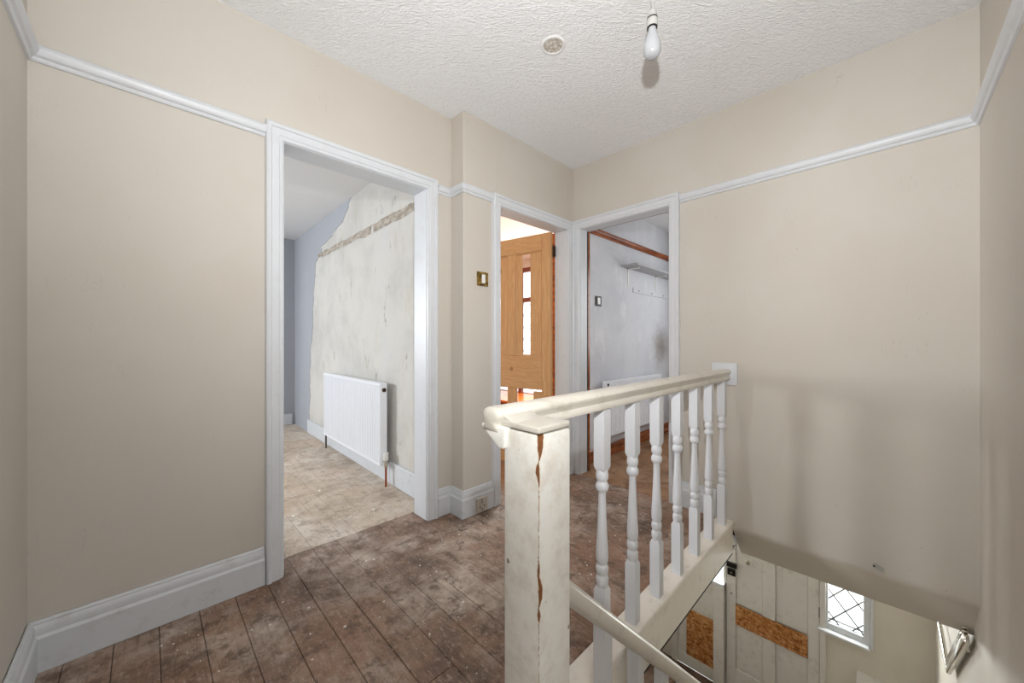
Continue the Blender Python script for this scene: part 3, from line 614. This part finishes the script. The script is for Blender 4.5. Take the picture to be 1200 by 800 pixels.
# stair flight
XS = 0.35
st = empty('staircase', (XS, 0.2, 0), 'painted staircase going down beside the landing edge', 'staircase')
RI, GO = 2.8/13, 0.2327
sl = -RI/GO; YT = 0.596
for i in range(1, 13):
    x0 = XS + GO*(i-1); z = -RI*i
    keep(MB().box(x0-0.02, x0+GO, YC+0.002, YT, z-0.025, z).bevel(0.004, 1).obj('tread', 'landing_board'), st)
    keep(MB().box(x0+0.0, x0+0.015, YC+0.002, YT, z, z+RI-0.026).obj('riser', 'string'), st)
xe = XS + GO*12
keep(MB().box(xe, xe+0.015, YC+0.002, YT, ZH, ZH+RI-0.026).obj('riser', 'string'), st)
zs = lambda x: 0.343 - 0.925*(x - 0.873) - 0.885
keep(MB().prism([(0.74, 0.597, zs(0.74)), (xe-0.05, 0.597, zs(xe-0.05)), (xe-0.05, 0.597, ZH+0.02), (0.74, 0.597, zs(0.74)-0.32)], (0, 0.032, 0)).obj('outer_string', 'string'), st)
# stair banister: hand rail + balusters
sb = empty('stair_banister', (0.737, 0.6, 0.3), 'worn cream stair handrail descending from the newel, with square-topped balusters', 'banister')
sr = lambda x: 0.343 - 0.925*(x - 0.873)
rp = []
for i in range(20):
    a = 2*pi*i/20; u, v = cos(a), sin(a)
    yy = 0.033*math.copysign(abs(u)**0.8, u); zz = 0.027*math.copysign(abs(v)**0.7, v); rp.append((yy, zz))
rings = [[(x + 0.68*zz, 0.606 + yy, sr(x) + 0.733*zz) for yy, zz in rp] for x in (0.735, 1.2, 1.9, 2.6, xe+0.02)]
keep(MB().loft(rings).obj('handrail', 'rail', smooth=50, label='worn cream handrail, yellowed and chipped'), sb)
for i in range(4):
    x = 0.99 + 0.208*i; o = bpy.data.objects.new('baluster', bme); COL.objects.link(o); o.location = (x, 0.612, sr(x) - 0.865); keep(o, sb)
keep(MB().box(xe-0.03, xe+0.06, 0.56, 0.65, ZH, sr(xe)+0.10).bevel(0.004, 1).obj('newel_post', 'baluster'), sb)

# ------------------------------------------------------------------ hall below
MB().box(0.3, HX, YC, 2.0, ZH-0.1, ZH).obj('floor', 'carpetless', label='dark hall floor at the foot of the stairs', cat='floor', kind=S)
MB().box(0.3, HX+0.12, 2.0, 2.1, ZH, -0.215).obj('wall_left', 'hallwall', label='hall wall below the landing', cat='wall', kind=S)
MB().box(0.2, 0.3, YC-0.1, 2.1, ZH, -0.2).obj('wall_rear', 'hallwall', label='hall wall below the camera', cat='wall', kind=S)
# front wall: pieces round door, window and side light
m = MB()
m.box(HX, HX+0.12, YC-0.1, 0.11, ZH, -0.14).box(HX, HX+0.12, 0.11, 0.45, ZH, -1.64).box(HX, HX+0.12, 0.11, 0.45, -0.80, -0.14).box(HX, HX+0.12, 0.45, 1.98, -0.70, -0.14).box(HX, HX+0.12, 1.87, 2.0, ZH, -0.70)
m.obj('wall_front', 'hallwall', label='dull white hall wall round the front door', cat='wall', kind=S)
MB().box(2.70, HX, YC, 2.0, -0.21, -0.142).obj('ceiling', 'ceil', label='hall ceiling beyond the bulkhead', cat='ceiling', kind=S)
# front door leaf
X0 = HX - 0.0
fd = empty('front_door', (X0, 0.9, ZH), 'grey white front door patched with a strip of strand board', 'door')
def fp(name, y0, y1, z0, z1, mat, d0=0.0, d1=0.045, lab=None, bv=0.003):
    o = MB().box(X0+d0, X0+d1, y0, y1, z0, z1).bevel(bv, 1).obj(name, mat, label=lab); return keep(o, fd)
fp('stile', 1.180, 1.268, ZH+0.01, -0.79, 'hallpaint'); fp('stile', 0.468, 0.556, ZH+0.01, -0.79, 'hallpaint')
fp('muntin', 0.818, 0.930, -2.50, -0.90, 'hallpaint')
fp('rail', 0.557, 1.179, ZH+0.01, -2.505, 'hallpaint'); fp('rail', 0.557, 1.179, -0.90, -0.79, 'hallpaint')
for a, b in ((0.557, 0.817), (0.931, 1.179)):
    fp('panel', a, b, -2.50, -2.015, 'hallpaint', 0.016, 0.030); fp('panel', a, b, -1.80, -0.905, 'hallpaint', 0.016, 0.030)
fp('panel', 0.55, 1.19, -2.52, -0.88, 'hallpaint', 0.030, 0.036)
fp('patch_board', 0.557, 1.179, -2.018, -1.798, 'osb', -0.008, 0.0, 'orange brown strand board strip')
fp('lock_body', 1.165, 1.262, -1.405, -1.355, 'black', -0.03, 0.0, 'black night latch'); fp('lock_body', 1.178, 1.255, -1.495, -1.425, 'black', -0.025, 0.0, 'black rim lock')
keep(MB().lathe([(0.012, -0.03), (0.012, 0)], (X0, 1.215, -1.46), 12, 'x').obj('lock_knob', 'chrome', smooth=50), fd)
keep(MB().lathe([(0.007, -0.004), (0.007, 0)], (X0, 1.22, -1.70), 10, 'x').obj('keyhole', 'dark', label='small dark keyhole'), fd)
keep(MB().lathe([(0.026, 0.0), (0.026, -0.012), (0.02, -0.018), (0.012, -0.018), (0.010, -0.008)], (X0+0.016, 1.065, -1.30), 14, 'x').obj('spyhole', 'chrome', smooth=50, label='round metal spyhole'), fd)
for z in (-1.52, -2.5, -0.98): fp('hinge', 0.462, 0.472, z-0.05, z+0.05, 'iron', -0.006, 0.0)
dfm = empty('door_4', (HX, 0.9, ZH), 'white outer frame of the front door and its side light', 'door frame', kind=S)
def df(name, y0, y1, z0, z1, mat, d0, d1, lab=None): return keep(MB().box(HX+d0, HX+d1, y0, y1, z0, z1).bevel(0.003, 1).obj(name, mat, label=lab), dfm)
df('door_frame', 1.285, 1.390, ZH, -1.662, 'hallpaint', -0.05, 0.1); df('door_frame', 0.42, 0.464, ZH, -0.70, 'hallpaint', -0.02, 0.1)
df('door_frame', 0.465, 1.87, -0.785, -0.70, 'hallpaint', -0.02, 0.1)
df('door_frame', 1.272, 1.30, -1.62, -0.785, 'hallpaint', 0.0, 0.1); df('door_frame', 1.80, 1.87, ZH, -0.785, 'hallpaint', -0.02, 0.1)
df('side_panel', 1.391, 1.799, -2.11, -1.66, 'hallpaint', 0.01, 0.05); df('patch_board', 1.391, 1.700, -2.66, -2.112, 'osb', 0.0, 0.05, 'orange brown strand board panel')
df('side_panel', 1.701, 1.799, -2.66, -2.112, 'hallpaint', 0.01, 0.05); df('side_panel', 1.391, 1.799, ZH, -2.662, 'hallpaint', 0.0, 0.05)
df('door_stop', 1.255, 1.30, ZH, -0.75, 'hallpaint', 0.046, 0.1); df('door_stop', 0.42, 0.48, ZH, -0.75, 'hallpaint', 0.046, 0.1); df('door_stop', 1.38, 1.82, ZH, -1.65, 'hallpaint', 0.051, 0.08)
df('window_sill', 1.285, 1.80, -1.66, -1.62, 'trim', -0.05, 0.1)
df('window_pane', 1.301, 1.799, -1.62, -0.785, 'glass', 0.05, 0.054)
# small leaded window
wd_ = empty('window_4', (HX, 0.28, -1.62), 'small leaded window beside the front door', 'window', kind=S)
def wf(name, y0, y1, z0, z1, mat, d0, d1, lab=None): return keep(MB().box(HX+d0, HX+d1, y0, y1, z0, z1).bevel(0.002, 1).obj(name, mat, label=lab), wd_)
wf('window_frame', 0.405, 0.45, -1.64, -0.80, 'trim', 0.0, 0.06); wf('window_frame', 0.118, 0.16, -1.64, -0.80, 'trim', 0.0, 0.06)
wf('window_frame', 0.161, 0.404, -1.64, -1.585, 'trim', 0.0, 0.06); wf('window_frame', 0.161, 0.404, -0.86, -0.80, 'trim', 0.0, 0.06)
wf('window_frame', 0.095, 0.117, -1.66, -0.78, 'trim', -0.012, 0.06)
wf('window_pane', 0.161, 0.404, -1.585, -0.86, 'glass', 0.038, 0.041)
o = MB().box(HX-0.055, HX+0.03, 0.118, 0.475, -1.668, -1.64).bevel(0.008, 3).obj('window_sill', 'trim', smooth=40); keep(o, wd_)
m = MB(); ya, yb, za, zb = 0.161, 0.404, -1.585, -0.86
for q in range(-8, 14):
    for sgn in (1, -1):
        s = q*0.215; z1_, z2_ = za + s, za + s + (yb-ya)*1.25
        if sgn < 0: z1_, z2_ = z2_, z1_
        if max(z1_, z2_) < za or min(z1_, z2_) > zb: continue
        f = lambda z: ya + (z - z1_)/(z2_ - z1_)*(yb - ya)
        P = [(f(min(max(z, za), zb)), min(max(z, za), zb)) for z in (z1_, z2_)]
        if abs(P[0][1]-P[1][1]) > 0.02: m.tube([(HX+0.035, P[0][0], P[0][1]), (HX+0.035, P[1][0], P[1][1])], 0.0055, 5)
m.tube([(HX+0.035, ya, -1.558), (HX+0.035, yb, -1.558)], 0.0055, 5)
keep(m.obj('lead_came', 'lead', kind='stuff'), wd_)
MB().prism([(HX-0.14, 0.205, -1.97), (HX, 0.205, -1.905), (HX, 0.205, -2.5), (HX-0.14, 0.205, -2.5)], (0, -0.34, 0)).bevel(0.004, 1).obj('meter_cupboard', 'hallpaint', label='small white slope-topped box on the wall below the leaded window', cat='cupboard')
# v-shaped metal rail on the stair wall
vr = empty('metal_rail', (3.2, YC, -0.8), 'polished metal rail bent into a V on the stairwell wall', 'rail')
Y_ = YC + 0.03
d = Vector((3.30-2.60, 0, -0.80+0.22)); n_ = Vector((0.64, 0, 0.77))
m = MB()
for off, h in ((0.0, 0.036), (0.040, 0.012), (0.056, 0.012)):
    m.obox(Vector((2.60, Y_-0.012, -0.262)) + n_*off, d, (0, 0.02, 0), n_*h)
keep(m.bevel(0.004, 2).obj('broad_bar', 'chrome', smooth=40), vr)
keep(MB().tube([(3.30, Y_, -0.815), (4.05, Y_, -0.815)], 0.011, 8).obj('thin_bar', 'chrome', smooth=60), vr)
for x, z in ((2.75, -0.37), (3.9, -0.815)): keep(MB().tube([(x, YC, z), (x, Y_-0.01, z)], 0.008, 8).obj('wall_fixing', 'chrome'), vr)

# ------------------------------------------------------------------ small things on the landing
ls = empty('light_switch', (1.53, YP, 1.48), 'tarnished brass light switch on the pier beside the pine door', 'light switch')
keep(MB().box(1.485, 1.575, YP-0.008, YP, 1.435, 1.525).bevel(0.002, 2).obj('switch_plate', 'brass'), ls)
keep(MB().box(1.518, 1.545, YP-0.016, YP-0.008, 1.452, 1.508).bevel(0.003, 2).obj('rocker', 'white_plastic', label='cream rocker'), ls)
YS = YP - 0.024
so = empty('wall_socket', (1.50, YS, 0.055), 'old beige socket plate set low in the white skirting', 'socket')
keep(MB().box(1.458, 1.548, YS-0.010, YS, 0.012, 0.098).bevel(0.003, 2).obj('socket_plate', 'grey_plastic'), so)
for x, z in ((1.50, 0.082), (1.50, 0.068), (1.486, 0.040), (1.520, 0.044), (1.503, 0.024)):
    keep(MB().box(x-0.004, x+0.004, YS-0.0108, YS-0.009, z-0.004, z+0.004).obj('socket_hole', 'dark'), so)
pl = empty('pendant_light', (1.281, 0.591, ZC), 'bare opal bulb hanging on a white flex', 'ceiling light')
px, py = 1.281, 0.591
keep(MB().tube([(px, py, 2.25), (px+0.002, py, 2.38), (px, py, ZC)], 0.003, 8).obj('flex', 'holder', smooth=60), pl)
keep(MB().lathe([(0.045, ZC), (0.045, ZC-0.012), (0.03, ZC-0.024), (0.008, ZC-0.03)], (px, py, 0), 24).obj('ceiling_rose', 'white_plastic', smooth=40), pl)
keep(MB().lathe([(0.006, 2.258), (0.015, 2.252), (0.017, 2.232), (0.0178, 2.230)], (px, py, 0), 20).obj('holder_cap', 'holder', smooth=40), pl)
for r_, z_ in ((0.0182, 2.2305), (0.0178, 2.1985)): keep(MB().lathe([(r_, z_), (r_, z_-0.004)], (px, py, 0), 20).obj('holder_ring', 'black', smooth=40, label='dark ring'), pl)
keep(MB().lathe([(0.0170, 2.228), (0.0185, 2.222), (0.0185, 2.202), (0.0168, 2.197)], (px, py, 0), 20).obj('lamp_holder', 'holder', smooth=40), pl)
bp = [(0.0135, 2.197), (0.0145, 2.185), (0.018, 2.172), (0.024, 2.155), (0.0285, 2.138), (0.030, 2.122), (0.0285, 2.107), (0.023, 2.097), (0.014, 2.092), (0.003, 2.0905)]
keep(MB().lathe(bp, (px, py, 0), 28).obj('bulb', 'bulb', smooth=80), pl)
cc_ = empty('cable_clip', (XB, 0.04, -0.01), 'tiny white plastic cable clip low on the wall above the bulkhead', 'clip')
keep(MB().obox((XB-0.012, 0.058, -0.006), (0.012, 0, 0), (0, -0.034, -0.014), (0, -0.006, 0.014)).bevel(0.002, 1).obj('clip_body', 'holder'), cc_)
keep(MB().lathe([(0.004, 0.0), (0.004, -0.004)], (XB-0.012, 0.050, -0.002), 8, 'x').obj('nail', 'iron', label='dark nail'), cc_)
# ceiling scar
cs = empty('ceiling_scar', (1.385, 1.128, ZC), 'round rough plaster scar on the textured ceiling', 'plaster patch')
m = MB(); rings = []
for r, z in ((0.060, ZC), (0.056, ZC-0.005), (0.050, ZC-0.007), (0.045, ZC-0.004), (0.044, ZC)):
    rings.append([(1.385 + r*(1+0.015*sin(3*t*2*pi/32+1))*cos(t*2*pi/32), 1.128 + r*(1+0.01*sin(5*t*2*pi/32))*sin(t*2*pi/32), z) for t in range(32)])
keep(m.loft(rings, False).obj('scar_rim', 'ceil', smooth=60), cs)
keep(MB().lathe([(0.046, ZC), (0.046, ZC-0.003), (0.0005, ZC-0.0035)], (1.385, 1.128, 0), 28).obj('bare_plaster', 'scar', label='rough grey bare plaster'), cs)
# paint flakes and grit on the boards
bm = bmesh.new(); rnd = random.Random(11)
def flake(x, y, s):
    n = rnd.choice((3, 4, 5)); a0 = rnd.random()*6.3; q = []
    for i in range(n):
        a = a0 + 2*pi*i/n + rnd.uniform(-0.4, 0.4); r = s*rnd.uniform(0.5, 1.0); q.append((x + r*cos(a), y + 1.3*r*sin(a)))
    z = 0.0015; lo_ = [bm.verts.new((u, v, z)) for u, v in q]; hi_ = [bm.verts.new((u, v, z + rnd.uniform(0.001, 0.002))) for u, v in q]
    bm.faces.new(hi_); bm.faces.new(lo_[::-1])
    for i in range(n): bm.faces.new([lo_[i], lo_[(i+1) % n], hi_[(i+1) % n], hi_[i]])
for i in range(240):
    flake(rnd.uniform(-0.15, 2.3), rnd.uniform(0.85, 1.75), rnd.choice((0.0015, 0.002, 0.002, 0.003, 0.004)))
for i in range(70):
    flake(rnd.uniform(0.5, 1.15), rnd.uniform(2.15, 4.4), rnd.choice((0.003, 0.005, 0.007, 0.016)))
for i in range(30):
    t = rnd.random(); flake(1.3 + 0.3*t + rnd.gauss(0, 0.05), 1.70 + rnd.gauss(0, 0.04), rnd.choice((0.002, 0.003, 0.006)))
me = bpy.data.meshes.new('paint_flakes'); bm.to_mesh(me); bm.free(); me.materials.append(M['flake'])
o = bpy.data.objects.new('paint_debris', me); COL.objects.link(o); tag(o, 'white paint flakes and grit scattered over the floorboards', 'debris', kind='stuff')
